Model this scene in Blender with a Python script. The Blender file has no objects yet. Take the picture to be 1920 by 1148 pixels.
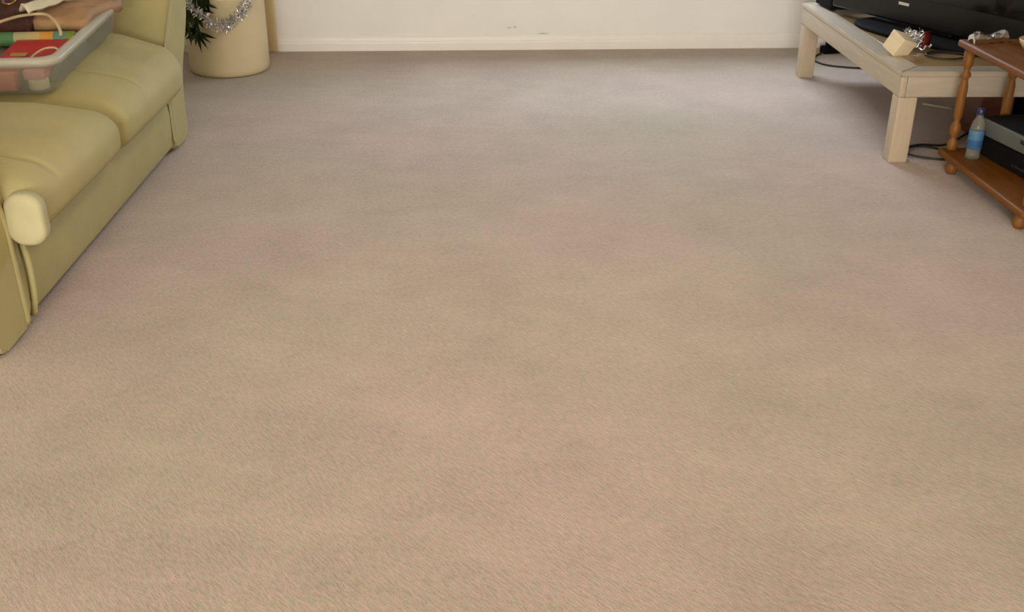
import bpy, bmesh, math, random
from mathutils import Vector, Matrix, noise
random.seed(7)
PI = math.pi
R = math.radians
S = bpy.context.scene
COL = S.collection

# ---------------------------------------------------------------- camera
cam_d = bpy.data.cameras.new('camera')
cam = bpy.data.objects.new('camera', cam_d)
COL.objects.link(cam)
cam.location = (0, 0, 1.5)
cam.rotation_euler = (R(90 - 26.3), 0, R(-1.87))
cam_d.sensor_width = 36
cam_d.lens = 1950 / 1920 * 36
cam_d.clip_start = 0.02
S.camera = cam

# ---------------------------------------------------------------- world, lights, exposure
W = bpy.data.worlds.new('world')
S.world = W
W.use_nodes = True
wn = W.node_tree
wn.nodes['Background'].inputs[0].default_value = (0.62, 0.78, 1.0, 1)
wn.nodes['Background'].inputs[1].default_value = 0.9

def area(name, loc, rot, sx, sy, energy, color):
    d = bpy.data.lights.new(name, 'AREA')
    d.shape = 'RECTANGLE'
    d.size, d.size_y = sx, sy
    d.energy = energy
    d.color = color
    o = bpy.data.objects.new(name, d)
    COL.objects.link(o)
    o.location = loc
    o.rotation_euler = rot
    return o

# daylight through the window in the back wall (above the frame) and the patio window behind the camera
area('back_window_daylight', (1.25, 7.42, 2.02), (R(-42), 0, 0), 1.7, 0.8, 128, (0.72, 0.82, 1.0))
area('patio_window_daylight', (-1.0, -4.85, 1.25), (R(88), 0, 0), 2.6, 1.7, 370, (1.0, 0.965, 0.91))
area('overhead_warm_fill', (0.25, 2.75, 2.36), (0, 0, 0), 0.45, 0.45, 17.5, (1.0, 0.81, 0.58))  # unseen warm fill from overhead, added to brighten the middle of the carpet
S.view_settings.view_transform = 'Standard'
S.view_settings.look = 'None'
S.view_settings.gamma = 1
S.view_settings.exposure = 0.03
S.view_settings.use_curve_mapping = False

# ---------------------------------------------------------------- helpers
def srgb(r, g, b):
    f = lambda c: (c / 255 / 12.92) if c / 255 <= 0.04045 else ((c / 255 + 0.055) / 1.055) ** 2.4
    return (f(r), f(g), f(b), 1)

def mat(name, col, rough=0.5, metal=0.0, var=0.06, scale=12.0, bump=0.0, bscale=60.0, spec=0.5, stretch=(1, 1, 1),
        coat=0.0, transmission=0.0, alpha=1.0, sheen=0.0):
    m = bpy.data.materials.new(name)
    m.use_nodes = True
    n, l = m.node_tree.nodes, m.node_tree.links
    b = n['Principled BSDF']
    b.inputs['Roughness'].default_value = rough
    b.inputs['Metallic'].default_value = metal
    b.inputs['Specular IOR Level'].default_value = spec
    b.inputs['Coat Weight'].default_value = coat
    b.inputs['Coat Roughness'].default_value = 0.15
    b.inputs['Transmission Weight'].default_value = transmission
    b.inputs['Alpha'].default_value = alpha
    b.inputs['Sheen Weight'].default_value = sheen
    tc = n.new('ShaderNodeTexCoord')
    mp = n.new('ShaderNodeMapping')
    mp.inputs['Scale'].default_value = stretch
    l.new(tc.outputs['Object'], mp.inputs['Vector'])
    t = n.new('ShaderNodeTexNoise')
    t.inputs['Scale'].default_value = scale
    t.inputs['Detail'].default_value = 4
    l.new(mp.outputs['Vector'], t.inputs['Vector'])
    r = n.new('ShaderNodeValToRGB')
    r.color_ramp.elements[0].position = 0.3
    r.color_ramp.elements[1].position = 0.7
    r.color_ramp.elements[0].color = [c * (1 - var) for c in col[:3]] + [1]
    r.color_ramp.elements[1].color = [min(1, c * (1 + var)) for c in col[:3]] + [1]
    l.new(t.outputs['Fac'], r.inputs['Fac'])
    l.new(r.outputs['Color'], b.inputs['Base Color'])
    if bump:
        t2 = n.new('ShaderNodeTexNoise')
        t2.inputs['Scale'].default_value = bscale
        t2.inputs['Detail'].default_value = 3
        l.new(mp.outputs['Vector'], t2.inputs['Vector'])
        bp = n.new('ShaderNodeBump')
        bp.inputs['Strength'].default_value = bump
        bp.inputs['Distance'].default_value = 0.004
        l.new(t2.outputs['Fac'], bp.inputs['Height'])
        l.new(bp.outputs['Normal'], b.inputs['Normal'])
    return m

def carpet_mat():
    m = bpy.data.materials.new('beige_carpet')
    m.use_nodes = True
    n, l = m.node_tree.nodes, m.node_tree.links
    b = n['Principled BSDF']
    b.inputs['Roughness'].default_value = 0.95
    b.inputs['Specular IOR Level'].default_value = 0.15
    b.inputs['Sheen Weight'].default_value = 0.25
    b.inputs['Sheen Roughness'].default_value = 0.5
    tc = n.new('ShaderNodeTexCoord')
    def tex(scale, detail, rot=0, sc=(1, 1, 1), rough=0.5):
        mp = n.new('ShaderNodeMapping')
        mp.vector_type = 'TEXTURE'
        mp.inputs['Rotation'].default_value = (0, 0, R(rot))
        mp.inputs['Scale'].default_value = [1 / q for q in sc]
        l.new(tc.outputs['Object'], mp.inputs['Vector'])
        t = n.new('ShaderNodeTexNoise')
        t.inputs['Scale'].default_value = scale
        t.inputs['Detail'].default_value = detail
        t.inputs['Roughness'].default_value = rough
        l.new(mp.outputs['Vector'], t.inputs['Vector'])
        return t.outputs['Fac']
    def mth(op, a, c, clamp=False):
        x = n.new('ShaderNodeMath')
        x.operation = op
        x.use_clamp = clamp
        for i, v in enumerate((a, c)):
            if isinstance(v, (int, float)):
                x.inputs[i].default_value = v
            else:
                l.new(v, x.inputs[i])
        return x.outputs[0]
    # worn and brushed patches of pile, streaks of walked-on pile, then the yarn itself
    patch = tex(2.4, 4, 10, (1.15, 1.0, 1), 0.6)
    streak = tex(7.5, 3, -12, (0.7, 1.3, 1), 0.6)
    yarn = tex(120, 2, -50, (0.36, 1.2, 1), 0.65)
    grain = tex(420, 2)
    hue = tex(48, 3, -50, (0.6, 1.1, 1), 0.7)
    big = tex(0.75, 1)
    f = mth('ADD', mth('MULTIPLY', mth('SUBTRACT', patch, 0.5), 0.42), 1.0)
    f = mth('ADD', f, mth('MULTIPLY', mth('SUBTRACT', streak, 0.5), 0.20))
    f = mth('ADD', f, mth('MULTIPLY', mth('SUBTRACT', yarn, 0.5), 0.68))
    f = mth('ADD', f, mth('MULTIPLY', mth('SUBTRACT', grain, 0.5), 0.34))
    mix = n.new('ShaderNodeValToRGB')
    mix.color_ramp.elements[0].position = 0.36
    mix.color_ramp.elements[1].position = 0.64
    mix.color_ramp.elements[0].color = CARPET_A
    mix.color_ramp.elements[1].color = CARPET_B
    l.new(mth('ADD', mth('MULTIPLY', hue, 0.62), mth('MULTIPLY', big, 0.38)), mix.inputs['Fac'])
    vm = n.new('ShaderNodeVectorMath')
    vm.operation = 'SCALE'
    l.new(mix.outputs['Color'], vm.inputs[0])
    l.new(f, vm.inputs['Scale'])
    l.new(vm.outputs[0], b.inputs['Base Color'])
    bp = n.new('ShaderNodeBump')
    bp.inputs['Strength'].default_value = 0.55
    bp.inputs['Distance'].default_value = 0.006
    l.new(mth('ADD', yarn, mth('MULTIPLY', grain, 0.5)), bp.inputs['Height'])
    l.new(bp.outputs['Normal'], b.inputs['Normal'])
    return m

def wall_mat():
    m = mat('cream_wall_paint', srgb(243, 240, 233), 0.75, var=0.02, scale=3, bump=0.15, bscale=120, spec=0.3)
    n, l = m.node_tree.nodes, m.node_tree.links
    b = n['Principled BSDF']
    src = b.inputs['Base Color'].links[0].from_socket
    tc = n.new('ShaderNodeTexCoord')
    # a few small scuffs low on the wall, at world (x, z)
    for (x, z, wx, wz, dark) in ((0.205, 0.139, 0.022, 0.0065, 0.26), (0.240, 0.143, 0.022, 0.0065, 0.26), (0.425, 0.100, 0.055, 0.008, 0.24), (-0.02, 0.215, 0.012, 0.004, 0.10),
                                 (0.06, 0.096, 0.05, 0.004, 0.12)):
        mp = n.new('ShaderNodeMapping')
        mp.vector_type = 'POINT'
        mp.inputs['Location'].default_value = (-x / wx, 0, -z / wz)
        mp.inputs['Scale'].default_value = (1 / wx, 0, 1 / wz)
        l.new(tc.outputs['Object'], mp.inputs['Vector'])
        g = n.new('ShaderNodeTexGradient')
        g.gradient_type = 'QUADRATIC_SPHERE'
        l.new(mp.outputs['Vector'], g.inputs['Vector'])
        k = n.new('ShaderNodeMath')
        k.operation = 'MULTIPLY'
        k.inputs[1].default_value = dark * 3.6
        l.new(g.outputs['Fac'], k.inputs[0])
        mx = n.new('ShaderNodeMix')
        mx.data_type = 'RGBA'
        l.new(k.outputs[0], mx.inputs[0])
        l.new(src, mx.inputs[6])
        mx.inputs[7].default_value = srgb(112, 96, 80)
        src = mx.outputs[2]
    l.new(src, b.inputs['Base Color'])
    return m

def plastic_sheet(name, col, clear, rough=0.25):
    m = bpy.data.materials.new(name)
    m.use_nodes = True
    n, l = m.node_tree.nodes, m.node_tree.links
    b = n['Principled BSDF']
    b.inputs['Base Color'].default_value = col
    b.inputs['Roughness'].default_value = rough
    tr = n.new('ShaderNodeBsdfTransparent')
    tr.inputs['Color'].default_value = (0.96, 0.97, 0.97, 1)
    t = n.new('ShaderNodeTexNoise')
    t.inputs['Scale'].default_value = 9
    mr = n.new('ShaderNodeMapRange')
    mr.inputs['To Min'].default_value = clear - 0.08
    mr.inputs['To Max'].default_value = clear + 0.08
    l.new(t.outputs['Fac'], mr.inputs['Value'])
    mx = n.new('ShaderNodeMixShader')
    l.new(mr.outputs[0], mx.inputs[0])
    l.new(b.outputs[0], mx.inputs[1])
    l.new(tr.outputs[0], mx.inputs[2])
    l.new(mx.outputs[0], n['Material Output'].inputs['Surface'])
    return m

def stripes(name, cols, axis, period, rough=0.6):
    """flat print in bands along one object axis"""
    m = bpy.data.materials.new(name)
    m.use_nodes = True
    n, l = m.node_tree.nodes, m.node_tree.links
    b = n['Principled BSDF']
    b.inputs['Roughness'].default_value = rough
    tc = n.new('ShaderNodeTexCoord')
    sp = n.new('ShaderNodeSeparateXYZ')
    l.new(tc.outputs['Object'], sp.inputs[0])
    mm = n.new('ShaderNodeMath'); mm.operation = 'MULTIPLY'; mm.inputs[1].default_value = 1 / period
    l.new(sp.outputs[axis], mm.inputs[0])
    fr = n.new('ShaderNodeMath'); fr.operation = 'FRACT'
    l.new(mm.outputs[0], fr.inputs[0])
    r = n.new('ShaderNodeValToRGB')
    r.color_ramp.interpolation = 'CONSTANT'
    while len(r.color_ramp.elements) < len(cols):
        r.color_ramp.elements.new(0.5)
    for i, c in enumerate(cols):
        r.color_ramp.elements[i].position = i / len(cols)
        r.color_ramp.elements[i].color = c
    l.new(fr.outputs[0], r.inputs['Fac'])
    l.new(r.outputs['Color'], b.inputs['Base Color'])
    return m

def obj(name, bm, m, parent=None, smooth=True, loc=None, rot=None):
    me = bpy.data.meshes.new(name)
    bmesh.ops.recalc_face_normals(bm, faces=bm.faces[:])
    bm.to_mesh(me)
    bm.free()
    me.materials.append(m)
    if smooth:
        me.polygons.foreach_set('use_smooth', [True] * len(me.polygons))
    o = bpy.data.objects.new(name, me)
    COL.objects.link(o)
    if parent is not None:
        o.parent = parent
    if loc is not None:
        o.location = loc
    if rot is not None:
        o.rotation_euler = rot
    return o

def thing(name, label, cat, loc=(0, 0, 0), rot=(0, 0, 0), group=None):
    o = bpy.data.objects.new(name, None)
    o.empty_display_size = 0.1
    COL.objects.link(o)
    o.location = loc
    o.rotation_euler = rot
    o['label'] = label
    o['category'] = cat
    if group:
        o['group'] = group
    return o

def tag(o, label, cat, group=None):
    o['label'] = label
    o['category'] = cat
    if group:
        o['group'] = group
    return o

def struct(name, bm, m, parent=None, smooth=False):
    o = obj(name, bm, m, parent, smooth)
    o['kind'] = 'structure'
    return o

def box(bm, x0, x1, y0, y1, z0, z1, M=None):
    v = [bm.verts.new((x, y, z)) for x in (x0, x1) for y in (y0, y1) for z in (z0, z1)]
    for f in ((0, 1, 3, 2), (4, 6, 7, 5), (0, 4, 5, 1), (2, 3, 7, 6), (0, 2, 6, 4), (1, 5, 7, 3)):
        bm.faces.new([v[i] for i in f])
    if M is not None:
        bmesh.ops.transform(bm, matrix=M, verts=v)
    return v

def rbox(x0, x1, y0, y1, z0, z1, r=0.01, k=3, flat=(1, 1, 1), fn=None, bm=None):
    """box with rounded edges; fn(p, u, v, w) may move every vertex (u, v, w in -1..1)"""
    own = bm is None
    if own:
        bm = bmesh.new()
    c = Vector(((x0 + x1) / 2, (y0 + y1) / 2, (z0 + z1) / 2))
    h = Vector(((x1 - x0) / 2, (y1 - y0) / 2, (z1 - z0) / 2))
    r = min(r, min(h) * 0.999)
    ax = []
    for i in range(3):
        a = h[i] - r
        arc = [a + r * math.tan(PI / 4 * j / k) for j in range(k + 1)]
        mid = [-a + 2 * a * j / flat[i] for j in range(1, flat[i])]
        ax.append([-q for q in reversed(arc)] + mid + arc)
    cache = {}
    def V(i, j, m):
        key = (i, j, m)
        if key not in cache:
            p = Vector((ax[0][i], ax[1][j], ax[2][m]))
            q = Vector([max(-(h[t] - r), min(h[t] - r, p[t])) for t in range(3)])
            d = p - q
            if d.length > 1e-9:
                p = q + d.normalized() * r
            w = c + p
            if fn:
                w = fn(w, p[0] / h[0], p[1] / h[1], p[2] / h[2])
            cache[key] = bm.verts.new(w)
        return cache[key]
    n = [len(a) - 1 for a in ax]
    for i in range(n[0]):
        for j in range(n[1]):
            for m in (0, n[2]):
                bm.faces.new((V(i, j, m), V(i + 1, j, m), V(i + 1, j + 1, m), V(i, j + 1, m)))
    for i in range(n[0]):
        for m in range(n[2]):
            for j in (0, n[1]):
                bm.faces.new((V(i, j, m), V(i + 1, j, m), V(i + 1, j, m + 1), V(i, j, m + 1)))
    for j in range(n[1]):
        for m in range(n[2]):
            for i in (0, n[0]):
                bm.faces.new((V(i, j, m), V(i, j + 1, m), V(i, j + 1, m + 1), V(i, j, m + 1)))
    return bm

def smooth_path(pts, sub=6, closed=False):
    P = [Vector(p) for p in pts]
    out = []
    n = len(P)
    rng = n if closed else n - 1
    for i in range(rng):
        if closed:
            a, b, c, d = P[(i - 1) % n], P[i], P[(i + 1) % n], P[(i + 2) % n]
        else:
            a, b, c, d = P[max(i - 1, 0)], P[i], P[i + 1], P[min(i + 2, n - 1)]
        for s in range(sub):
            t = s / sub
            out.append(0.5 * ((2 * b) + (c - a) * t + (2 * a - 5 * b + 4 * c - d) * t * t + (3 * b - a - 3 * c + d) * t ** 3))
    if not closed:
        out.append(P[-1].copy())
    return out

def tube(pts, r, sides=8, sub=6, closed=False, bm=None, taper=None):
    if bm is None:
        bm = bmesh.new()
    P = smooth_path(pts, sub, closed) if sub > 1 else [Vector(p) for p in pts]
    n = len(P)
    rings = []
    prev = None
    for i in range(n):
        if closed:
            t = (P[(i + 1) % n] - P[i - 1]).normalized()
        else:
            t = (P[min(i + 1, n - 1)] - P[max(i - 1, 0)]).normalized()
        if prev is None:
            a = Vector((0, 0, 1)) if abs(t.z) < 0.9 else Vector((1, 0, 0))
            nrm = (a - t * a.dot(t)).normalized()
        else:
            nrm = (prev - t * prev.dot(t)).normalized()
        prev = nrm
        bi = t.cross(nrm)
        rr = r if taper is None else r * taper(i / max(1, n - 1))
        rings.append([bm.verts.new(P[i] + (nrm * math.cos(2 * PI * s / sides) + bi * math.sin(2 * PI * s / sides)) * rr) for s in range(sides)])
    for i in range(n if closed else n - 1):
        A, B = rings[i], rings[(i + 1) % n]
        for s in range(sides):
            bm.faces.new((A[s], A[(s + 1) % sides], B[(s + 1) % sides], B[s]))
    if not closed:
        bm.faces.new(rings[0])
        bm.faces.new(rings[-1])
    return bm

def lathe(prof, seg=32, bm=None, M=None):
    """prof: (radius, z) from bottom to top; closed where the radius is 0"""
    if bm is None:
        bm = bmesh.new()
    rows = []
    new = []
    for r_, z in prof:
        if r_ < 1e-6:
            rows.append([bm.verts.new((0, 0, z))])
        else:
            rows.append([bm.verts.new((r_ * math.cos(2 * PI * s / seg), r_ * math.sin(2 * PI * s / seg), z)) for s in range(seg)])
        new += rows[-1]
    for A, B in zip(rows, rows[1:]):
        for s in range(seg):
            t = (s + 1) % seg
            if len(A) == 1 and len(B) == 1:
                continue
            if len(A) == 1:
                bm.faces.new((A[0], B[s], B[t]))
            elif len(B) == 1:
                bm.faces.new((A[s], A[t], B[0]))
            else:
                bm.faces.new((A[s], A[t], B[t], B[s]))
    if M is not None:
        bmesh.ops.transform(bm, matrix=M, verts=new)
    return bm

def sheet(nu, nv, fn, thick):
    """closed cloth-like shell: fn(u, v) in 0..1 gives the upper surface"""
    bm = bmesh.new()
    G = [[Vector(fn(i / nu, j / nv)) for j in range(nv + 1)] for i in range(nu + 1)]
    T = [[bm.verts.new(G[i][j]) for j in range(nv + 1)] for i in range(nu + 1)]
    B = [[bm.verts.new(G[i][j] - Vector((0, 0, thick))) for j in range(nv + 1)] for i in range(nu + 1)]
    for i in range(nu):
        for j in range(nv):
            bm.faces.new((T[i][j], T[i + 1][j], T[i + 1][j + 1], T[i][j + 1]))
            bm.faces.new((B[i][j], B[i][j + 1], B[i + 1][j + 1], B[i + 1][j]))
    for i in range(nu):
        for j in (0, nv):
            bm.faces.new((T[i][j], T[i + 1][j], B[i + 1][j], B[i][j]))
    for j in range(nv):
        for i in (0, nu):
            bm.faces.new((T[i][j], T[i][j + 1], B[i][j + 1], B[i][j]))
    return bm

# ---------------------------------------------------------------- materials
CARPET_A = srgb(174, 166, 142)
CARPET_B = srgb(190, 165, 156)
M_carpet = carpet_mat()
M_wall = wall_mat()
M_ceil = mat('white_ceiling', srgb(238, 234, 226), 0.9, var=0.01)
M_trim = mat('cream_gloss_paint', srgb(244, 239, 230), 0.35, var=0.02, scale=5)
M_yellow_trim = mat('yellowed_gloss_paint', srgb(236, 214, 162), 0.4, var=0.04, scale=6)
M_leather = mat('ivory_leather', srgb(181, 171, 120), 0.68, var=0.05, scale=6, bump=0.25, bscale=90, spec=0.22)
M_leather_lit = mat('lit_leather', srgb(192, 184, 142), 0.65, var=0.05, scale=10, bump=0.2, bscale=90, spec=0.4)  # lit copy of the sofa leather: light on the cushion end put into colour
M_foot = mat('dark_foot', srgb(40, 32, 26), 0.6)
M_pot = mat('cream_ceramic', srgb(230, 215, 172), 0.35, var=0.03, scale=4)
M_soil = mat('soil', srgb(58, 44, 30), 0.95, var=0.3, scale=40, bump=0.6, bscale=60)
M_leaf = mat('dark_leaf', srgb(64, 82, 38), 0.45, var=0.3, scale=14)
M_stem = mat('leaf_stem', srgb(70, 72, 36), 0.6, var=0.2)
M_cane = mat('plant_cane', srgb(110, 92, 62), 0.8, var=0.2, scale=30)
M_silver = mat('silver_foil', srgb(226, 226, 228), 0.22, metal=1.0, var=0.04)
M_tinsel = mat('silver_tinsel', srgb(236, 234, 230), 0.16, metal=0.9, var=0.05)
M_limed = mat('limed_wood', srgb(180, 165, 140), 0.42, var=0.07, scale=9, stretch=(6, 0.7, 6), bump=0.08, bscale=40, coat=0.2)
M_limed_x = mat('limed_wood_crossgrain', srgb(172, 159, 138), 0.42, var=0.07, scale=9, stretch=(0.7, 6, 6), bump=0.08, bscale=40, coat=0.2)  # cross-grain pieces, greyer: shade on the front apron is put into the colour
M_limed_z = mat('limed_wood_upright', srgb(186, 168, 142), 0.45, var=0.06, scale=9, stretch=(6, 6, 0.7), bump=0.08, bscale=40, coat=0.1)
M_panel = mat('varnished_table_panel', srgb(142, 118, 82), 0.22, var=0.08, scale=8, stretch=(6, 0.7, 6), coat=0.5)
M_black = mat('black_gloss_plastic', srgb(12, 12, 11), 0.35, var=0.05)
M_black_matt = mat('black_matt_plastic', srgb(15, 14, 13), 0.85, var=0.1, spec=0.12)
M_screen = mat('black_screen', srgb(8, 9, 9), 0.12, var=0.02)
M_badge = mat('pale_badge', srgb(196, 190, 168), 0.4, var=0.03)
M_cable = mat('black_cable', srgb(26, 25, 24), 0.55, var=0.1)
M_pine = mat('orange_pine', srgb(112, 66, 10), 0.55, var=0.18, scale=7, stretch=(5, 0.6, 5), spec=0.3)
M_pine_z = mat('orange_pine_turned', srgb(122, 78, 28), 0.5, var=0.16, scale=9, stretch=(5, 5, 0.6), spec=0.3)
M_grey_dev = mat('grey_plastic', srgb(88, 91, 83), 0.45, var=0.05)
M_card = mat('white_card', srgb(226, 208, 172), 0.6, var=0.02)
M_red = mat('red_card', srgb(186, 34, 32), 0.45, var=0.08)
M_red_foil = mat('dark_red_foil', srgb(112, 22, 20), 0.3, metal=0.3, var=0.2)
M_gold_print = mat('gold_print', srgb(176, 140, 62), 0.4, var=0.05)
M_brown_paper = mat('brown_crumpled_paper', srgb(172, 134, 92), 0.7, var=0.10, scale=9, bump=0.3, bscale=30)
M_white_paper = mat('white_tissue', srgb(216, 206, 172), 0.7, var=0.04)
M_dark_cloth = mat('maroon_cloth', srgb(70, 34, 22), 0.85, var=0.4, scale=18, bump=0.4, bscale=60)
M_ring_gold = mat('gold_metal', srgb(190, 140, 60), 0.3, metal=0.9)
M_cord = mat('cream_cord', srgb(200, 180, 136), 0.7, var=0.06)
M_salmon = mat('salmon_card', srgb(226, 116, 92), 0.55, var=0.06)
M_pink = mat('pink_card', srgb(226, 140, 132), 0.55, var=0.05)
M_cream = mat('cream_candle_wax', srgb(226, 212, 168), 0.5, var=0.03)
M_parcel = mat('grey_wrapping', srgb(134, 132, 116), 0.5, var=0.2)
M_boxplastic = plastic_sheet('milky_clear_plastic', srgb(210, 208, 190), 0.74, 0.3)
M_rim = plastic_sheet('milky_rim_plastic', srgb(214, 212, 194), 0.34, 0.3)
M_bottle = plastic_sheet('clear_bottle_plastic', srgb(176, 176, 160), 0.78, 0.1)
M_label_blue = stripes('blue_bottle_label', [srgb(72, 116, 150), srgb(52, 96, 140), srgb(44, 86, 132), srgb(66, 110, 146)], 2, 0.115)
M_cap = mat('navy_cap', srgb(30, 38, 84), 0.4)
M_band = stripes('striped_gift_wrap', [srgb(190, 170, 110), srgb(214, 146, 52), srgb(96, 132, 110), srgb(118, 134, 40), srgb(84, 130, 82), srgb(176, 168, 122)], 0, 0.30)
M_bowl = mat('cream_glaze', srgb(208, 180, 128), 0.3, var=0.04)
M_bauble = mat('red_bauble_foil', srgb(130, 34, 22), 0.3, metal=0.4, var=0.1)
M_redbrown = mat('red_brown_veneer', srgb(92, 46, 20), 0.45, var=0.2, scale=9, stretch=(1, 1, 5))
M_glass = plastic_sheet('window_glass', srgb(230, 236, 236), 0.9, 0.02)

# ---------------------------------------------------------------- the room
XL, XR, YF, YB, HC = -2.58, 3.25, -5.0, 6.80, 2.42
bm = bmesh.new()
box(bm, XL - .1, XR + .1, YF - .1, YB + .1, -.06, 0)
struct('floor', bm, M_carpet)
bm = bmesh.new()
box(bm, XL - .1, XR + .1, YF - .1, YB + .1, HC, HC + .06)
struct('ceiling', bm, M_ceil)

def holed_wall(name, y0, y1, hole):
    x0, x1, z0, z1 = hole
    bm = bmesh.new()
    box(bm, XL, x0, y0, y1, 0, HC)
    box(bm, x1, XR, y0, y1, 0, HC)
    box(bm, x0, x1, y0, y1, 0, z0)
    box(bm, x0, x1, y0, y1, z1, HC)
    return struct(name, bm, M_wall)

HB = (0.1, 2.4, 1.0, 2.2)
HF = (-2.3, 0.4, 0.3, 2.2)
wall_back = holed_wall('wall_back', YB, YB + .16, HB)
holed_wall('wall_front', YF - .16, YF, HF)
bm = bmesh.new(); box(bm, XL - .1, XL, YF - .16, YB + .16, 0, HC); struct('wall_left', bm, M_wall)
bm = bmesh.new(); box(bm, XR, XR + .1, YF - .16, YB + .16, 0, HC); struct('wall_right', bm, mat('low_bounce_brown', srgb(132, 110, 84), 0.8, var=0.03, scale=3))  # unseen wall, coloured dark to cut bounce light around the trolley

def window(name, hole, y, nmid):
    x0, x1, z0, z1 = hole
    bm = bmesh.new()
    w = .06
    for a in ((x0, x0 + w, z0, z1), (x1 - w, x1, z0, z1), (x0 + w, x1 - w, z0, z0 + w), (x0 + w, x1 - w, z1 - w, z1)):
        box(bm, a[0], a[1], y, y + .05, a[2], a[3])
    for i in range(1, nmid + 1):
        xm = x0 + (x1 - x0) * i / (nmid + 1)
        box(bm, xm - .025, xm + .025, y, y + .05, z0 + w, z1 - w)
    o = struct(name, bm, M_trim)
    for i in range(nmid + 1):
        a = x0 + (x1 - x0) * i / (nmid + 1) + .03
        b = x0 + (x1 - x0) * (i + 1) / (nmid + 1) - .03
        bm = bmesh.new()
        box(bm, a, b, y + .02, y + .026, z0 + w, z1 - w)
        obj('pane', bm, M_glass, o, False)
    return o
window('window_1', HB, YB + .11, 2)
window('window_2', HF, YF - .16, 2)

# skirting: a moulded profile run along the back, left and right walls
def skirting(name, a, b, inward, m):
    prof = [(0, 0), (.017, 0), (.018, .048), (.0165, .054), (.013, .060), (.0125, .070), (.010, .080), (.006, .088), (.0035, .094), (0, .096)]
    bm = bmesh.new()
    a, b, nrm = Vector(a), Vector(b), Vector(inward)
    A = [bm.verts.new(a + nrm * d + Vector((0, 0, z))) for d, z in prof]
    B = [bm.verts.new(b + nrm * d + Vector((0, 0, z))) for d, z in prof]
    n = len(prof)
    for i in range(n):
        j = (i + 1) % n
        bm.faces.new((A[i], A[j], B[j], B[i]))
    bm.faces.new(A); bm.faces.new(B)
    return struct(name, bm, m)
skirting('baseboard_back', (-1.285, YB, 0), (XR, YB, 0), (0, -1, 0), M_trim)
skirting('baseboard_left', (XL, YF, 0), (XL, YB, 0), (1, 0, 0), M_trim)
skirting('baseboard_right', (XR, YF, 0), (XR, YB, 0), (-1, 0, 0), M_trim)
skirting('trim_2', (XL, YB, 0), (-1.56, YB, 0), (0, -1, 0), M_trim)
bm = rbox(-1.56, -1.285, YB - .03, YB, 0, HC, .006, 2)
struct('trim_1', bm, M_yellow_trim, smooth=True)

# ---------------------------------------------------------------- sofa
sofa = thing('sofa', 'ivory yellow leather sofa with plump seat cushions along the left wall', 'sofa', (-1.85, 3.81, 0))
def sp(name, bm, m, parent=sofa, smooth=True):
    o = obj(name, bm, m, parent, smooth)
    root = Vector((-1.85, 3.81, 0))
    if parent is sofa:
        o.data.transform(Matrix.Translation(-root))
    else:
        o.data.transform(Matrix.Translation(-root))
    return o
# frame under the cushions; its front bellies out a little
def base_fn(p, u, v, w):
    if u > 0.5:
        p.x += 0.012 * (1 - w * w)
    return p
sp('base', rbox(-2.30, -1.412, 2.90, 4.70, .025, .30, .02, 3, (2, 14, 5), base_fn), M_leather)
bt = tube([(-1.405, 2.965, .028), (-1.392, 2.967, .10), (-1.388, 2.968, .20), (-1.40, 2.97, .285)], .0105, 8, 5)
sp('piping', bt, M_leather)
for (x, y) in ((-1.445, 4.85), (-1.445, 2.77), (-2.24, 4.85), (-2.24, 2.77)):
    sp('foot', lathe([(0, 0), (.024, 0), (.03, .03), (0, .03)], 16, None, Matrix.Translation((x, y, 0))), M_foot)

def seat(y0, y1, seams, far):
    zc = .405
    def fn(p, u, v, w):
        bx = max(0, 1 - u * u); by = max(0, 1 - v ** 4)
        yy = p.y
        if w > 0:
            p.z += w * (.050 * (0.35 + 0.65 * bx) * by + .018 * by)
            for s, amp in seams:
                off = yy - s - 0.03 * (1 - bx)
                p.z -= w * amp * math.exp(-(off / .012) ** 2)
            # soft sag wrinkles
            p.z += w * .004 * noise.noise(Vector((p.x * 7, p.y * 5, 1.7)))
        if u > 0:
            # rounded, slightly bulging nose that drops toward the front
            p.x += .020 * u * max(0, 1 - w * w) * by
            if w > 0:
                p.z -= .030 * w * max(0, u - .35) / .65
            if far and v > .55:
                p.x -= .05 * ((v - .55) / .45) ** 2 * u
                p.z += .045 * ((v - .55) / .45) * 1.9 * max(0, w) * (1 - .7 * max(0, u))
        return p
    o = sp('seat_cushion', rbox(-2.10, -1.312, y0, y1, .285, .475, .075, 6, (14, 70, 3), fn), M_leather)
    return o
c1 = seat(2.915, 3.765, [(3.085, .010)], False)
c2 = seat(3.772, 4.74, [(4.07, .007)], True)
# end panel of the near cushion, made paler to carry the light falling on it
def end_fn(p, u, v, w):
    return p
def rounded_slab(x0, x1, z0, z1, r, y0, y1, dome):
    bm = bmesh.new()
    rings = []
    for k, y in ((1, y1), (1, y0 + dome), (.93, y0 + dome * .35), (.80, y0 + dome * .08), (.5, y0)):
        ring = []
        cx, cz = (x0 + x1) / 2, (z0 + z1) / 2
        for qx, qz, a0 in ((x1 - r, z0 + r, -90), (x1 - r, z1 - r, 0), (x0 + r, z1 - r, 90), (x0 + r, z0 + r, 180)):
            for i in range(7):
                a = R(a0 + 15 * i)
                x, z = qx + r * math.cos(a), qz + r * math.sin(a)
                ring.append(bm.verts.new((cx + (x - cx) * k, y, cz + (z - cz) * k)))
        rings.append(ring)
    n = len(rings[0])
    for A, B in zip(rings, rings[1:]):
        for i in range(n):
            bm.faces.new((A[i], A[(i + 1) % n], B[(i + 1) % n], B[i]))
    bm.faces.new(rings[0]); bm.faces.new(rings[-1])
    return bm
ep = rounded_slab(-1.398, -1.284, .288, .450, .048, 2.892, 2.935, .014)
epo = sp('end_panel', ep, M_leather_lit, c1)
epo['label'] = 'cushion end with light painted in as a paler tone'

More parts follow.
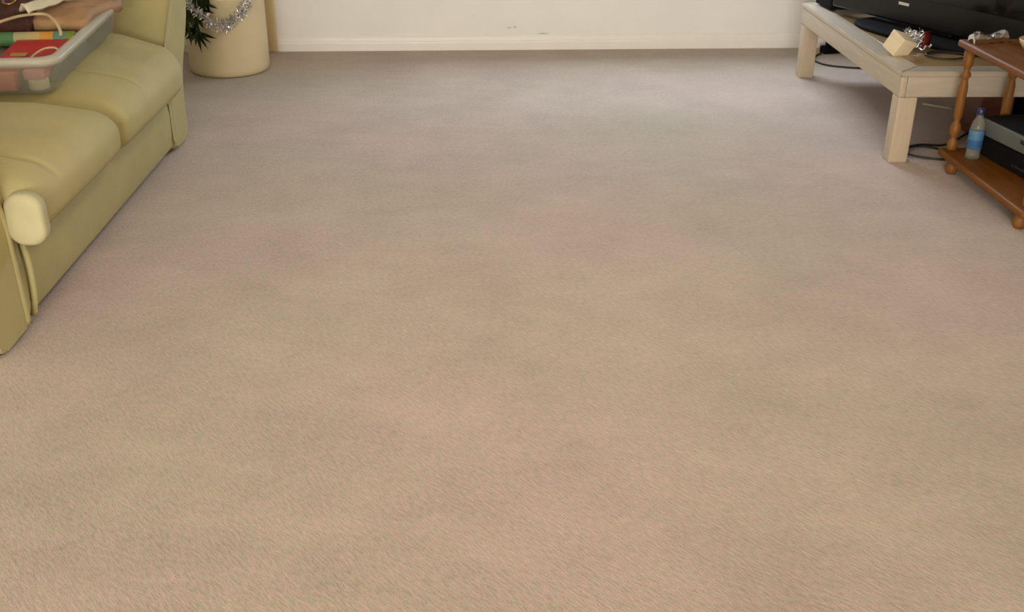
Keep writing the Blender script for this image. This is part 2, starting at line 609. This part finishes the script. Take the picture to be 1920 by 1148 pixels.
def arm(y_in, sgn):
    """flared, rolled arm: section in (outward, z), run from the back to the front"""
    prof = [(0, .02), (0, .22), (.004, .36), (.03, .43), (.10, .505), (.19, .585), (.27, .655), (.33, .705), (.40, .72), (.455, .69), (.465, .63),
            (.425, .545), (.345, .45), (.265, .36), (.215, .26), (.2, .16), (.2, .02)]
    P = smooth_path([Vector((d, z, 0)) for d, z in prof], 3)
    cx = sum(p.x for p in P) / len(P); cz = sum(p.y for p in P) / len(P)
    xs = [(-2.31, 0), (-1.44, 0), (-1.418, .004), (-1.406, .011), (-1.400, .021), (-1.398, .03)]
    bm = bmesh.new()
    rings = []
    for x, inset in xs:
        ring = []
        for i, p in enumerate(P):
            a, b = P[i - 1], P[(i + 1) % len(P)]
            t = (b - a).normalized()
            nrm = Vector((t.y, -t.x, 0))
            q = p - nrm * inset if i not in (0, len(P) - 1) else p + Vector((inset if i == 0 else -inset, 0, 0))
            ring.append(bm.verts.new((x, y_in + sgn * q.x, max(.02, q.y))))
        rings.append(ring)
    n = len(P)
    for A, B in zip(rings, rings[1:]):
        for i in range(n):
            bm.faces.new((A[i], A[(i + 1) % n], B[(i + 1) % n], B[i]))
    caps = [bm.faces.new(rings[0]), bm.faces.new(rings[-1])]
    tri = bmesh.ops.triangulate(bm, faces=caps)['faces']
    for f in tri:
        f.material_index = 1
    o = sp('armrest', bm, M_leather)
    for p in o.data.polygons:
        if p.material_index == 1:
            p.use_smooth = False
            p.material_index = 0
    # welt that follows the inner edge of the front panel
    path = [(-1.404, y_in + sgn * (d + .012), z) for d, z in ((.0, .03), (0, .14), (0, .26), (.004, .36), (.03, .43), (.10, .505), (.19, .585), (.27, .655), (.34, .695))]
    sp('piping', tube(path, .0145 if sgn < 0 else .008, 8, 5), M_leather, o)
    return o
arm(2.915, -1)
arm(4.685, 1)
def back_fn(p, u, v, w):
    p.x -= .10 * (w + 1) / 2
    if u > 0:
        p.x += .05 * (1 - v ** 4) * (1 - w * w)
    return p
sp('backrest', rbox(-2.43, -2.21, 2.76, 4.84, .10, .86, .06, 4, (1, 10, 6), back_fn), M_leather)
for (a, b) in ((2.93, 3.76), (3.775, 4.67)):
    sp('back_cushion', rbox(-2.27, -2.06, a, b, .50, .93, .08, 4, (2, 10, 6), back_fn), M_leather)

# ---------------------------------------------------------------- storage box on the sofa and what lies in it
BX, BY, BZ = -1.545, 3.79, .512
BR = R(4.0)
BT = R(1.6)
MB = Matrix.Translation((BX, BY, BZ)) @ Matrix.Rotation(BR, 4, 'Z') @ Matrix.Rotation(BT, 4, 'X')
def in_box(x, y, z):
    return MB @ Vector((x, y, z))
bxo = thing('storage_box', 'open milky clear plastic storage box full of gift wrap on the sofa', 'storage box', (BX, BY, BZ), (BT, 0, BR))
LB, WB, HBX = .98, .39, .138
def ring_pts(inset, z, r=.05, k=5):
    x0, x1, y0, y1 = -WB - inset, inset, -inset, LB + inset
    pts = []
    for cx, cy, a0 in ((x1 - r, y0 + r, -90), (x1 - r, y1 - r, 0), (x0 + r, y1 - r, 90), (x0 + r, y0 + r, 180)):
        for i in range(k + 1):
            a = R(a0 + 90 * i / k)
            pts.append((cx + r * math.cos(a), cy + r * math.sin(a), z))
    return pts
def loft(levels, cap_first=False, close=False):
    bm = bmesh.new()
    rr = [[bm.verts.new(p) for p in ring_pts(i, z, r)] for i, z, r in levels]
    n = len(rr[0])
    seq = list(zip(rr, rr[1:])) + ([(rr[-1], rr[0])] if close else [])
    for A, B in seq:
        for s in range(n):
            bm.faces.new((A[s], A[(s + 1) % n], B[(s + 1) % n], B[s]))
    if cap_first:
        bm.faces.new(rr[0])
        bm.faces.new(rr[-1])
    return bm
obj('tub', loft([(-.012, 0, .04), (0, .010, .05), (.016, HBX - .02, .055), (.018, HBX - .012, .055), (.014, HBX - .012, .055), (-.004, .013, .046), (-.016, .004, .036)], True), M_boxplastic, bxo)
obj('rim', loft([(.014, HBX - .020, .055), (.044, HBX - .026, .07), (.047, HBX - .008, .07), (.044, HBX, .07), (.016, HBX + .004, .055), (.010, HBX - .002, .055)], False, True), M_rim, bxo)

def put(o):
    o.matrix_world = MB @ o.matrix_basis
    return o

# bottom layer, seen through the front wall
o = obj('gift_box', rbox(-.335, -.135, .028, .10, .008, .072, .004, 2), M_salmon); tag(put(o), 'salmon red box low behind the clear front of the tub', 'box')
o = obj('gift_box', rbox(-.105, -.03, .030, .10, .048, .080, .004, 2), M_pink); tag(put(o), 'small pink box on the cream candle, low in the tub corner', 'box')
o = obj('candle', lathe([(0, .007), (.033, .007), (.036, .011), (.036, .044), (.033, .047), (0, .047)], 24, None, Matrix.Translation((-.067, .066, 0))), M_cream)
tag(put(o), 'squat cream candle under the small pink box in the tub', 'candle')
o = obj('wrapped_parcel', rbox(-.355, -.02, .115, .60, .008, .070, .015, 3, (4, 6, 1), lambda p, u, v, w: p + Vector((0, 0, .008 * noise.noise(p * 9)))), M_parcel)
tag(put(o), 'grey parcel at the bottom of the tub beneath the red gift bag', 'parcel')

# red flat gift bag with a cord handle
rb = thing('gift_bag', 'flat red gift bag with gold print behind the front rim', 'bag')
def redfn(p, u, v, w):
    p.z += .006 * math.sin(p.x * 24) * (1 - v * v)
    return p
obj('bag_body', rbox(-.215, .0, -.15, .15, -.009, .009, .007, 2, (10, 8, 1), redfn), M_red, rb)
obj('print', rbox(-.180, -.125, -.050, -.012, .0105, .0135, .001, 1, (4, 4, 1), redfn), M_gold_print, rb)
obj('cord_handle', tube([(-.095, -.135, .010), (-.085, -.09, .024), (-.055, -.045, .036), (-.015, -.035, .036), (.008, -.065, .022), (.012, -.10, .012)], .0042, 8, 5), M_cord, rb)
rb.matrix_basis = Matrix.Translation((-.005, .215, .094)) @ Matrix.Rotation(R(5), 4, 'X')
put(rb)
# striped roll of gift wrap lying across
o = obj('gift_wrap_roll', lathe([(0, -.18), (.025, -.18), (.0275, -.175), (.0275, .175), (.025, .18), (0, .18)], 20, None, Matrix.Rotation(R(90), 4, 'Y')), M_band)
o.matrix_basis = Matrix.Translation((-.188, .412, .108)) @ Matrix.Rotation(R(-2), 4, 'Z')
tag(put(o), 'roll of green, yellow and orange striped gift wrap behind the red bag', 'gift wrap')
# brown paper bag with rope handle
bb = thing('paper_bag', 'crumpled tan paper bag filling the middle of the tub', 'bag')
def bagfn(u, v):
    x = -.375 + .39 * u + .07 * max(0, u - .75) * 4 * max(0, v - .3)
    y = .48 + .40 * v
    z = .160 + .040 * math.sin(PI * min(1, v * 1.1)) * math.sin(PI * (0.1 + .8 * u)) + .016 * noise.noise(Vector((u * 5, v * 5, 3))) + .008 * noise.noise(Vector((u * 14, v * 12, 8)))
    y += .035 * (u - .3) + .012 * noise.noise(Vector((u * 4, 2, v)))
    return (x, y, z)
obj('bag_body', sheet(26, 24, bagfn, .045), M_brown_paper, bb)
obj('rope_handle', tube([(-.30, .49, .160), (-.31, .38, .170), (-.265, .33, .190), (-.20, .42, .196), (-.12, .44, .196), (-.06, .36, .185), (-.035, .32, .160), (-.03, .30, .143)], .006, 8, 6), M_cord, bb)
put(bb)
o = obj('tissue_paper', sheet(18, 10, lambda u, v: (-.215 + .11 * u + .05 * v, .45 + .28 * u - .05 * v * (1 - u), .214 + .024 * math.sin(PI * v) + .012 * noise.noise(Vector((u * 5, v * 4, 9)))), .008), M_white_paper)
tag(put(o), 'fold of white tissue lying on the tan paper bag', 'tissue paper')
o = obj('scarf', sheet(20, 16, lambda u, v: (-.375 + .19 * u, .43 + .34 * v, .185 + .040 * math.sin(PI * u) * math.sin(PI * v) + .02 * noise.noise(Vector((u * 4, v * 6, 4)))), .07), M_dark_cloth)
tag(put(o), 'dark maroon cloth bunched against the far side of the tub', 'cloth')
o = obj('curtain_ring', tube([(.022 * math.cos(2 * PI * i / 12), .022 * math.sin(2 * PI * i / 12), 0) for i in range(12)], .004, 8, 3, True), M_ring_gold)
o.matrix_basis = Matrix.Translation((-.275, .535, .2305)) @ Matrix.Rotation(R(22), 4, 'X')
tag(put(o), 'small gold ring lying on the dark maroon cloth', 'ring')

# ---------------------------------------------------------------- plant pot, plant, tinsel
PX, PY = -1.49, 6.31
plant = thing('potted_plant', 'leafy green plant in a large cream pot beside the sofa', 'plant', (PX, PY, 0))
obj('pot', lathe([(0, 0), (.205, 0), (.222, .004), (.230, .016), (.2335, .04), (.2345, .25), (.2355, .425), (.238, .435), (.238, .455), (.234, .462), (.222, .462), (.219, .455), (.217, .40), (0, .395)], 64), M_pot, plant)
obj('soil', lathe([(0, .396), (.214, .396), (.212, .406), (.12, .414), (0, .418)], 40), M_soil, plant)
for (x, y, a, b) in ((-.05, -.03, -.05, -.04), (.06, .05, .05, .02), (-.02, .08, 0, .05)):
    obj('cane', tube([(x, y, .40), (x + a * .4, y + b * .4, .75), (x + a, y + b, 1.15)], .016, 8, 5), M_cane, plant)

def leaflet_mesh(name, L, Wd):
    bm = bmesh.new()
    n = 7
    rows = []
    for i in range(n + 1):
        t = i / n
        w = Wd * (math.sin(PI * (t ** 0.75)) * .95 + .05) * (1 - t ** 6)
        zc = -.10 * L * t * t
        rows.append([bm.verts.new((L * t, -w / 2, zc + w * .16)), bm.verts.new((L * t, 0, zc)), bm.verts.new((L * t, w / 2, zc + w * .16))])
    for A, B in zip(rows, rows[1:]):
        bm.faces.new((A[0], A[1], B[1], B[0])); bm.faces.new((A[1], A[2], B[2], B[1]))
    # give the blade a thickness
    bmesh.ops.solidify(bm, geom=bm.faces[:], thickness=.0009)
    me = bpy.data.meshes.new(name)
    bmesh.ops.recalc_face_normals(bm, faces=bm.faces[:])
    bm.to_mesh(me); bm.free()
    me.materials.append(M_leaf)
    me.polygons.foreach_set('use_smooth', [True] * len(me.polygons))
    return me
LEAF = [leaflet_mesh('leaflet', .15, .026), leaflet_mesh('leaflet', .125, .024), leaflet_mesh('leaflet', .10, .022)]

def frond(path, n, spread, rng, tip=5, size=1.0):
    P = smooth_path(path, 10)
    st = obj('frond', tube(path, .0042, 6, 8, taper=lambda t: 1 - .7 * t), M_stem, plant)
    def add(p, d, up, k, s):
        d = d.normalized()
        y = up.cross(d)
        if y.length < 1e-4:
            y = Vector((1, 0, 0)).cross(d)
        y.normalize()
        z = d.cross(y)
        o = bpy.data.objects.new('leaflet', LEAF[k])
        COL.objects.link(o)
        o.parent = st
        Mx = Matrix((d, y, z)).transposed().to_4x4()
        o.matrix_local = Matrix.Translation(p) @ Mx @ Matrix.Diagonal((s, s, s, 1))
    m = len(P)
    for i in range(n):
        t = .12 + .86 * i / n
        j = min(m - 2, int(t * (m - 1)))
        tan = (P[j + 1] - P[j]).normalized()
        out = Vector((P[j].x, P[j].y, 0)).normalized() if Vector((P[j].x, P[j].y, 0)).length > .02 else Vector((0, -1, 0))
        side = tan.cross(out).normalized()
        for s in (-1, 1):
            ang = spread * (1 - .35 * t)
            d = tan * math.cos(ang) + side * s * math.sin(ang) + out * rng.uniform(-.05, .35) + Vector((0, 0, -.25))
            add(P[j], d, out, rng.randrange(3), size * rng.uniform(.8, 1.1))
    tan = (P[-1] - P[-3]).normalized()
    out = Vector((P[-1].x, P[-1].y, 0)).normalized()
    side = tan.cross(out).normalized()
    for q in range(tip):
        a = R(-68 + 136 * q / (tip - 1))
        d = tan * math.cos(a) + side * math.sin(a) + out * rng.uniform(0, .2)
        add(P[-1], d, out, rng.randrange(3), size * rng.uniform(.75, .95))
    return st
rng = random.Random(3)
# two fronds that arch over the rim and hang down the front of the pot
frond([(-.06, -.05, .62), (-.085, -.17, .66), (-.105, -.265, .60), (-.105, -.300, .46), (-.090, -.305, .285)], 13, R(32), rng, 7, .95)
frond([(-.02, -.04, .60), (-.040, -.17, .66), (-.055, -.262, .62), (-.058, -.292, .52), (-.050, -.300, .41)], 10, R(24), rng, 4, .80)
frond([(-.08, -.02, .62), (-.135, -.13, .65), (-.15, -.235, .57), (-.145, -.275, .42), (-.14, -.285, .31)], 10, R(26), rng, 5, .85)
frond([(.0, -.05, .60), (-.015, -.18, .64), (-.025, -.262, .60), (-.030, -.288, .52), (-.028, -.295, .44)], 10, R(24), rng, 4, .75)
frond([(-.05, -.06, .60), (-.07, -.18, .62), (-.088, -.275, .56), (-.09, -.31, .46), (-.085, -.315, .37)], 10, R(30), rng, 5, .85)
# upright fronds above the frame
for a in (20, 95, 165, 240, 310):
    c, s = math.cos(R(a)), math.sin(R(a))
    frond([(.03 * c, .03 * s, 1.1), (.12 * c, .12 * s, 1.32), (.27 * c, .27 * s, 1.38), (.40 * c, .40 * s, 1.28)], 8, R(40), rng, 4, 1.0)

def tinsel(name, paths, dens, length, root, seed, width=.0022, wire=.0022):
    rg = random.Random(seed)
    bmw = bmesh.new()
    bms = bmesh.new()
    for path in paths:
        tube(path, wire, 6, 8, bm=bmw)
        P = smooth_path(path, 20)
        for i in range(len(P) - 1):
            seg = (P[i + 1] - P[i])
            t = seg.normalized()
            for k in range(max(1, int(seg.length * dens + rg.random()))):
                p = P[i] + seg * rg.random()
                r_ = Vector((rg.gauss(0, 1), rg.gauss(0, 1), rg.gauss(0, 1)))
                r_ = (r_ - t * r_.dot(t) * .8).normalized()
                L = length * rg.uniform(.55, 1.1)
                sd = r_.cross(Vector((rg.gauss(0, 1), rg.gauss(0, 1), rg.gauss(0, 1)))).normalized() * width * .5
                bend = Vector((rg.gauss(0, 1), rg.gauss(0, 1), rg.gauss(0, 1))) * L * .12
                a, b, c = p, p + r_ * L * .5 + bend, p + r_ * L
                v = [bms.verts.new(q) for q in (a - sd, a + sd, b + sd, b - sd, c + sd, c - sd)]
                bms.faces.new((v[0], v[1], v[2], v[3])); bms.faces.new((v[3], v[2], v[4], v[5]))
    obj('wire', bmw, M_silver, root)
    o = obj('strands', bms, M_tinsel, root, False)
    o['kind'] = 'stuff'
tg = thing('tinsel_garland', 'silver tinsel garland looping down in front of the cream pot', 'tinsel', (PX, PY - .30, .30))
TP = [(-.125, -.02, .20), (-.11, -.035, .135), (-.045, -.045, .095), (.03, -.02, .03), (.085, .035, .035), (.135, .050, .075), (.175, .060, .13), (.205, .075, .19)]
TP2 = [(-.115, -.03, .16), (-.06, -.04, .09), (.02, -.02, .015), (.07, .03, .005), (.12, .045, .045), (.17, .06, .085), (.20, .08, .15)]
tinsel('tinsel', [TP, TP2], 1100, .032, tg, 5, .0045)

# ---------------------------------------------------------------- low table by the right-hand side
TX0, TX1, TY0, TY1, TH = 1.838, 2.66, 4.43, 6.075, .415
table = thing('coffee_table', 'long low limed wood table with thick square legs under the television', 'table', (TX0, TY0, 0), (0, 0, R(-1.2)))
def tp(name, bm, m, smooth=True, parent=table):
    o = obj(name, bm, m, parent, smooth)
    o.data.transform(Matrix.Translation((-TX0, -TY0, 0)))
    return o
LG = .088
for (x, y) in ((TX0, TY0), (TX1 - LG, TY0), (TX0, TY1 - LG), (TX1 - LG, TY1 - LG)):
    tp('leg', rbox(x + .004, x + LG, y + .004, y + LG, 0, TH - .115, .006, 2), M_limed_z)
AP = .115
tp('apron', rbox(TX0, TX0 + .03, TY0, TY1, TH - AP, TH - .022, .006, 2), M_limed)
tp('apron', rbox(TX1 - .03, TX1, TY0, TY1, TH - AP, TH - .022, .006, 2), M_limed)
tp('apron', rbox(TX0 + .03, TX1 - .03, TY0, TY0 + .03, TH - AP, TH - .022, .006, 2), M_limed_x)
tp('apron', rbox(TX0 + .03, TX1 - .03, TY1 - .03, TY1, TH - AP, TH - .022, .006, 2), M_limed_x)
# mitred frame around a varnished panel
def frame_piece(quad, m):
    bm = bmesh.new()
    lo = [bm.verts.new((x, y, TH - .022)) for x, y in quad]
    hi = [bm.verts.new((x, y, TH)) for x, y in quad]
    bm.faces.new(lo); bm.faces.new(hi)
    for i in range(4):
        bm.faces.new((lo[i], lo[(i + 1) % 4], hi[(i + 1) % 4], hi[i]))
    bmesh.ops.bevel(bm, geom=bm.edges[:], offset=.0035, segments=2, affect='EDGES')
    return tp('top_frame', bm, m, False)
o_ = .006
X0, X1, Y0, Y1, FW = TX0 - o_, TX1 + o_, TY0 - o_, TY1 + o_, .105
frame_piece([(X0, Y0), (X0 + FW, Y0 + FW), (X0 + FW, Y1 - FW), (X0, Y1)], M_limed)
frame_piece([(X1, Y0), (X1, Y1), (X1 - FW, Y1 - FW), (X1 - FW, Y0 + FW)], M_limed)
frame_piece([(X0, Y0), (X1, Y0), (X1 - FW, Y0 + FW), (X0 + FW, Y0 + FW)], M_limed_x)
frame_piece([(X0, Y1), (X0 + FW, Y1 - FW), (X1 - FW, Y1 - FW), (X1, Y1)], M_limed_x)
tp('top_panel', rbox(X0 + FW, X1 - FW, Y0 + FW, Y1 - FW, TH - .03, TH - .0015, .002, 1), M_panel)

# ---------------------------------------------------------------- television
TVR = math.atan2(-.922, .387)
tv = thing('television', 'large black flat television with an oval foot on the low table', 'television', (2.235, 5.12, TH), (0, 0, TVR))
# local x runs along the screen toward the camera, local y points away from the room... screen faces local -y
def oval(a, b, z0, z1, cy):
    bm = bmesh.new()
    n = 56
    sup = lambda c: math.copysign(abs(c) ** .72, c)
    rings = []
    for (k, z) in ((.97, z0), (1, z0 + .004), (1, z1 - .008), (.985, z1 - .002), (.95, z1)):
        rings.append([bm.verts.new((a * k * sup(math.cos(2 * PI * i / n)), cy + b * k * sup(math.sin(2 * PI * i / n)), z)) for i in range(n)])
    for A, B in zip(rings, rings[1:]):
        for i in range(n):
            bm.faces.new((A[i], A[(i + 1) % n], B[(i + 1) % n], B[i]))
    bm.faces.new(rings[0]); bm.faces.new(rings[-1])
    return bm
side = -1 if Vector((math.cos(TVR - PI / 2), math.sin(TVR - PI / 2))).dot(Vector((-.922, -.387))) > 0 else 1
obj('foot_plate', oval(.46, .20, 0, .020, 0), M_black_matt, tv)
obj('neck', rbox(-.14, .14, -side * .02 - .04, -side * .02 + .04, .02, .16, .012, 3), M_black, tv)
PW, PB, PT = .70, .040, .84
yf = side * .035
bezel = bmesh.new()
rbox(-PW, PW, min(yf, yf - side * .07), max(yf, yf - side * .07), PB, PT, .012, 3, bm=bezel)
bz = obj('bezel', bezel, M_black, tv)
obj('screen', rbox(-PW + .04, PW - .04, min(yf, yf + side * .002), max(yf, yf + side * .002), PB + .135, PT - .04, .0009, 1), M_screen, tv)
lo = obj('badge', rbox(-.21, -.14, min(yf, yf + side * .004), max(yf, yf + side * .004), PB + .088, PB + .102, .0018, 2), M_badge, tv)
lo['label'] = 'pale badge on the lower bezel'
obj('back_housing', rbox(-.42, .42, min(-side * .035, -side * .09), max(-side * .035, -side * .09), PB + .05, PT - .25, .02, 3), M_black_matt, tv)

# black box at the far end of the table
sb = thing('media_box', 'flat black media box on the far end of the low table', 'media box', (1.945, 5.80, TH), (0, 0, R(4)))
obj('case', rbox(0, .42, 0, .23, .008, .088, .006, 2), M_black_matt, sb)
obj('front_trim', rbox(.01, .41, -.004, .002, .052, .064, .0015, 1), M_grey_dev, sb)
for x, y in ((.03, .03), (.39, .03), (.03, .20), (.39, .20)):
    obj('foot', lathe([(0, 0), (.012, 0), (.012, .009), (0, .009)], 12, None, Matrix.Translation((x, y, 0))), M_cable, sb)

# white gift box, tinsel bundle, cable loop on the near corner of the table
gb = thing('gift_box', 'small white card box tilted on the near corner of the table', 'box', (1.922, 4.775, TH + .004), (R(22), R(18), R(26)))
obj('carton', rbox(-.044, .044, -.044, .044, 0, .086, .003, 2), M_card, gb)
obj('lid', rbox(-.0455, .0455, -.0455, .0455, .062, .0885, .003, 2), M_card, gb)
tb = thing('tinsel_bundle', 'crumpled silver tinsel bow with dark red ribbon behind the white box', 'tinsel', (2.05, 4.88, TH))
tw = []
rg = random.Random(11)
for k in range(5):
    tw.append([(rg.uniform(-.035, .04), rg.uniform(-.04, .04), rg.uniform(.03, .075)) for _ in range(4)])
tinsel('tinsel', tw, 900, .030, tb, 12, .004)
rbp = [(.035, -.05, .01), (.055, -.035, .05), (.062, .0, .075), (.05, .035, .06), (.065, .05, .02)]
P = smooth_path(rbp, 6)
bm = bmesh.new()
vv = []
for p in P:
    vv.append([bm.verts.new(p + Vector((a, b, 0))) for a, b in ((-.02, -.006), (.018, .008), (.017, .010), (-.021, -.004))])
for A, B in zip(vv, vv[1:]):
    for i in range(4):
        bm.faces.new((A[i], A[(i + 1) % 4], B[(i + 1) % 4], B[i]))
bm.faces.new(vv[0]); bm.faces.new(vv[-1])
obj('ribbon', bm, M_red_foil, tb)['label'] = 'dark red ribbon'
for (x, y) in ((-.028, -.075), (.028, -.085)):
    obj('foil_curl', tube([(x - .03, y, .02), (x - .012, y - .006, .012), (x, y, .028), (x + .018, y + .004, .022), (x + .026, y, .036)], .006, 8, 5), M_silver, tb)

cl = obj('cable', tube([(.0, .0, .006), (.055, .048, .006), (.13, .058, .006), (.185, .02, .006), (.165, -.045, .006), (.09, -.075, .006), (.02, -.05, .006), (.0, .0, .013), (.06, .055, .014),
                        (.15, .075, .008), (.24, .10, .006), (.36, .12, .006)], .0042, 8, 6), M_cable, None, True, (2.045, 4.705, TH))
tag(cl, 'black cable coiled in a loop on the table top', 'cable')

# ---------------------------------------------------------------- pine trolley
RX0, RX1, RY0, RY1 = 2.015, 2.49, 3.56, 4.345
tr = thing('trolley', 'orange pine trolley with two shelves and turned posts before the low table', 'trolley', (RX0, RY0, 0))
def rp(name, bm, m, parent=tr, smooth=True):
    o = obj(name, bm, m, parent, smooth)
    o.data.transform(Matrix.Translation((-RX0, -RY0, 0)))
    return o
for name, z0, z1 in (('lower_shelf', .068, .100), ('upper_shelf', .542, .572)):
    s_ = rp(name, rbox(RX0, RX1, RY0, RY1, z0, z1, .010, 3), M_pine)
POST = [(0, .10), (.014, .10), (.022, .106), (.022, .14), (.013, .152), (.013, .162), (.021, .175), (.024, .195), (.020, .215), (.012, .228), (.012, .238), (.018, .25), (.0195, .30),
        (.019, .38), (.014, .405), (.012, .412), (.021, .425), (.021, .435), (.012, .448), (.015, .46), (.021, .475), (.022, .541), (0, .541)]
for (x, y) in ((RX0 + .042, RY1 - .042), (RX0 + .245, RY1 - .042), (RX1 - .042, RY1 - .042), (RX0 + .042, RY0 + .042), (RX1 - .042, RY0 + .042)):
    rp('post', lathe(POST, 20, None, Matrix.Translation((x, y, 0))), M_pine_z)
for (x, y) in ((RX0 + .05, RY1 - .06), (RX1 - .05, RY1 - .06), (RX0 + .05, RY0 + .09), (RX1 - .05, RY0 + .09)):
    rp('foot', lathe([(0, 0), (.018, 0), (.026, .012), (.028, .03), (.02, .05), (.024, .068), (0, .068)], 20, None, Matrix.Translation((x, y, 0))), M_pine_z)

# player on the lower shelf
ap = thing('disc_player', 'flat black disc player underneath the grey video player', 'disc player', (2.215, 3.66, .10), (0, 0, R(7)))
obj('case', rbox(0, .27, 0, .57, .008, .094, .006, 2), M_black_matt, ap)
obj('disc_tray', rbox(-.003, .004, .18, .34, .024, .038, .001, 1), M_black, ap)
for x, y in ((.03, .04), (.24, .04), (.03, .53), (.24, .53)):
    obj('foot', lathe([(0, 0), (.014, 0), (.014, .009), (0, .009)], 12, None, Matrix.Translation((x, y, 0))), M_cable, ap)
vp = thing('video_player', 'grey fronted video player on top of the black disc player in the trolley', 'video player', (2.225, 3.66, .194), (0, 0, R(9)))
obj('case', rbox(0, .27, 0, .585, .006, .076, .006, 2), M_black_matt, vp)
obj('front_panel', rbox(-.012, .004, .0, .585, .008, .074, .004, 2), M_grey_dev, vp)
obj('tape_slot', rbox(-.0135, -.008, .12, .30, .042, .064, .002, 1), M_black, vp)
for y in (.03, .06, .09):
    obj('button', rbox(-.0165, -.010, y, y + .018, .020, .030, .002, 1), M_black_matt, vp)
for x, y in ((.03, .04), (.24, .04), (.03, .54), (.24, .54)):
    obj('foot', lathe([(0, 0), (.014, 0), (.014, .007), (0, .007)], 12, None, Matrix.Translation((x, y, 0))), M_cable, vp)

# water bottle
wb = thing('water_bottle', 'small clear water bottle with blue label on the lower trolley shelf', 'bottle', (2.098, 4.19, .10))
obj('bottle_body', lathe([(0, 0), (.026, 0), (.030, .006), (.030, .022), (.028, .030), (.030, .038), (.030, .128), (.029, .140), (.024, .160), (.0145, .178), (.013, .190), (.013, .204), (0, .204)], 32), M_bottle, wb)
obj('bottle_label', lathe([(.0302, .046), (.0308, .047), (.0308, .124), (.0302, .125)], 32), M_label_blue, wb)
obj('cap', lathe([(0, .192), (.0155, .192), (.016, .195), (.016, .214), (.0145, .217), (0, .217)], 24), M_cap, wb)

# things on top of the trolley
def wrapfn(u, v):
    x = .165 * u
    y = .065 * (v - .5) + .05 * u
    z = .022 + .020 * math.sin(PI * v) * (0.8 + .4 * math.sin(u * 9)) + .008 * noise.noise(Vector((u * 7, v * 4, 2)))
    return (x, y, z)
wr = obj('sweet_wrapper', sheet(22, 10, wrapfn, .020), M_silver, None, False, (2.03, 4.255, .572))
tag(wr, 'crumpled silver wrapper on the far edge of the trolley top', 'wrapper')
bo = tag(obj('bowl', lathe([(0, 0), (.034, 0), (.038, .006), (.036, .010), (.058, .022), (.074, .044), (.078, .058), (.075, .060), (.070, .046), (.054, .026), (0, .014)], 40), M_bowl, None, True, (2.205, 4.045, .5725)),
         'small cream glazed bowl on the trolley top', 'bowl')
ba = thing('bauble', 'dark red shiny bauble lying in the cream bowl', 'bauble', (2.205, 4.045, .5875))
obj('ball', lathe([(0, 0)] + [(.037 * math.sin(PI * i / 14), .037 - .037 * math.cos(PI * i / 14)) for i in range(1, 14)] + [(0, .074)], 24), M_bauble, ba)
obj('cap', lathe([(0, .071), (.009, .071), (.009, .081), (0, .083)], 12), M_ring_gold, ba)

# ---------------------------------------------------------------- under and behind the table
wbx = obj('wooden_box', rbox(2.385, 2.545, 4.78, 5.02, .0, .245, .006, 2), M_redbrown)
tag(wbx, 'dark red brown wooden box standing under the table behind the bottle', 'box')
bg = obj('bag', rbox(2.56, 2.66, 4.84, 5.2, .0, .22, .04, 4, (3, 3, 3), lambda p, u, v, w: p + Vector((.012 * noise.noise(p * 11), .012 * noise.noise(p * 9), .0))), M_black_matt)
bg.data.transform(Matrix.Translation((.03, 0, 0)))
tag(bg, 'black bag on the carpet beside the red brown box', 'bag')
fc = obj('cable', tube([(.0, .0, .006), (.05, .085, .006), (.13, .11, .006), (.20, .055, .006), (.235, -.03, .006), (.17, -.085, .006), (.075, -.06, .006), (.005, -.015, .012), (.03, .06, .013), (.12, .125, .009),
                        (.25, .13, .006), (.40, .28, .006), (.48, .36, .006)], .0052, 8, 6), M_cable, None, True, (1.955, 4.545, 0))
tag(fc, 'black cable looped on the carpet between table leg and trolley', 'cable')
ps = thing('power_strip', 'dark power strip on the carpet near the wall behind the table', 'power strip', (2.20, 6.62, 0), (0, 0, R(12)))
obj('body', rbox(0, .34, -.035, .035, 0, .045, .008, 3), M_black_matt, ps)
for i in range(3):
    obj('plug', rbox(.03 + .10 * i, .085 + .10 * i, -.025, .025, .045, .095, .008, 2), M_black_matt if i != 1 else M_cable, ps)
obj('switch', rbox(.115, .14, -.055, -.034, .012, .034, .003, 2), mat('orange_switch', srgb(210, 120, 40), 0.4), ps)
pc = obj('cable', tube([(.0, .0, .006), (-.07, -.10, .006), (-.10, -.22, .006), (-.05, -.33, .006), (.10, -.40, .006), (.30, -.42, .006)], .0055, 8, 6), M_cable, None, True, (2.19, 6.60, 0))
tag(pc, 'thin black cable running over the carpet from the power strip', 'cable')
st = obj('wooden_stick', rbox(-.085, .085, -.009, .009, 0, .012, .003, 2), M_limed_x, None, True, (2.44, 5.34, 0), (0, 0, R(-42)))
tag(st, 'pale wooden stick lying on the carpet under the table', 'stick')
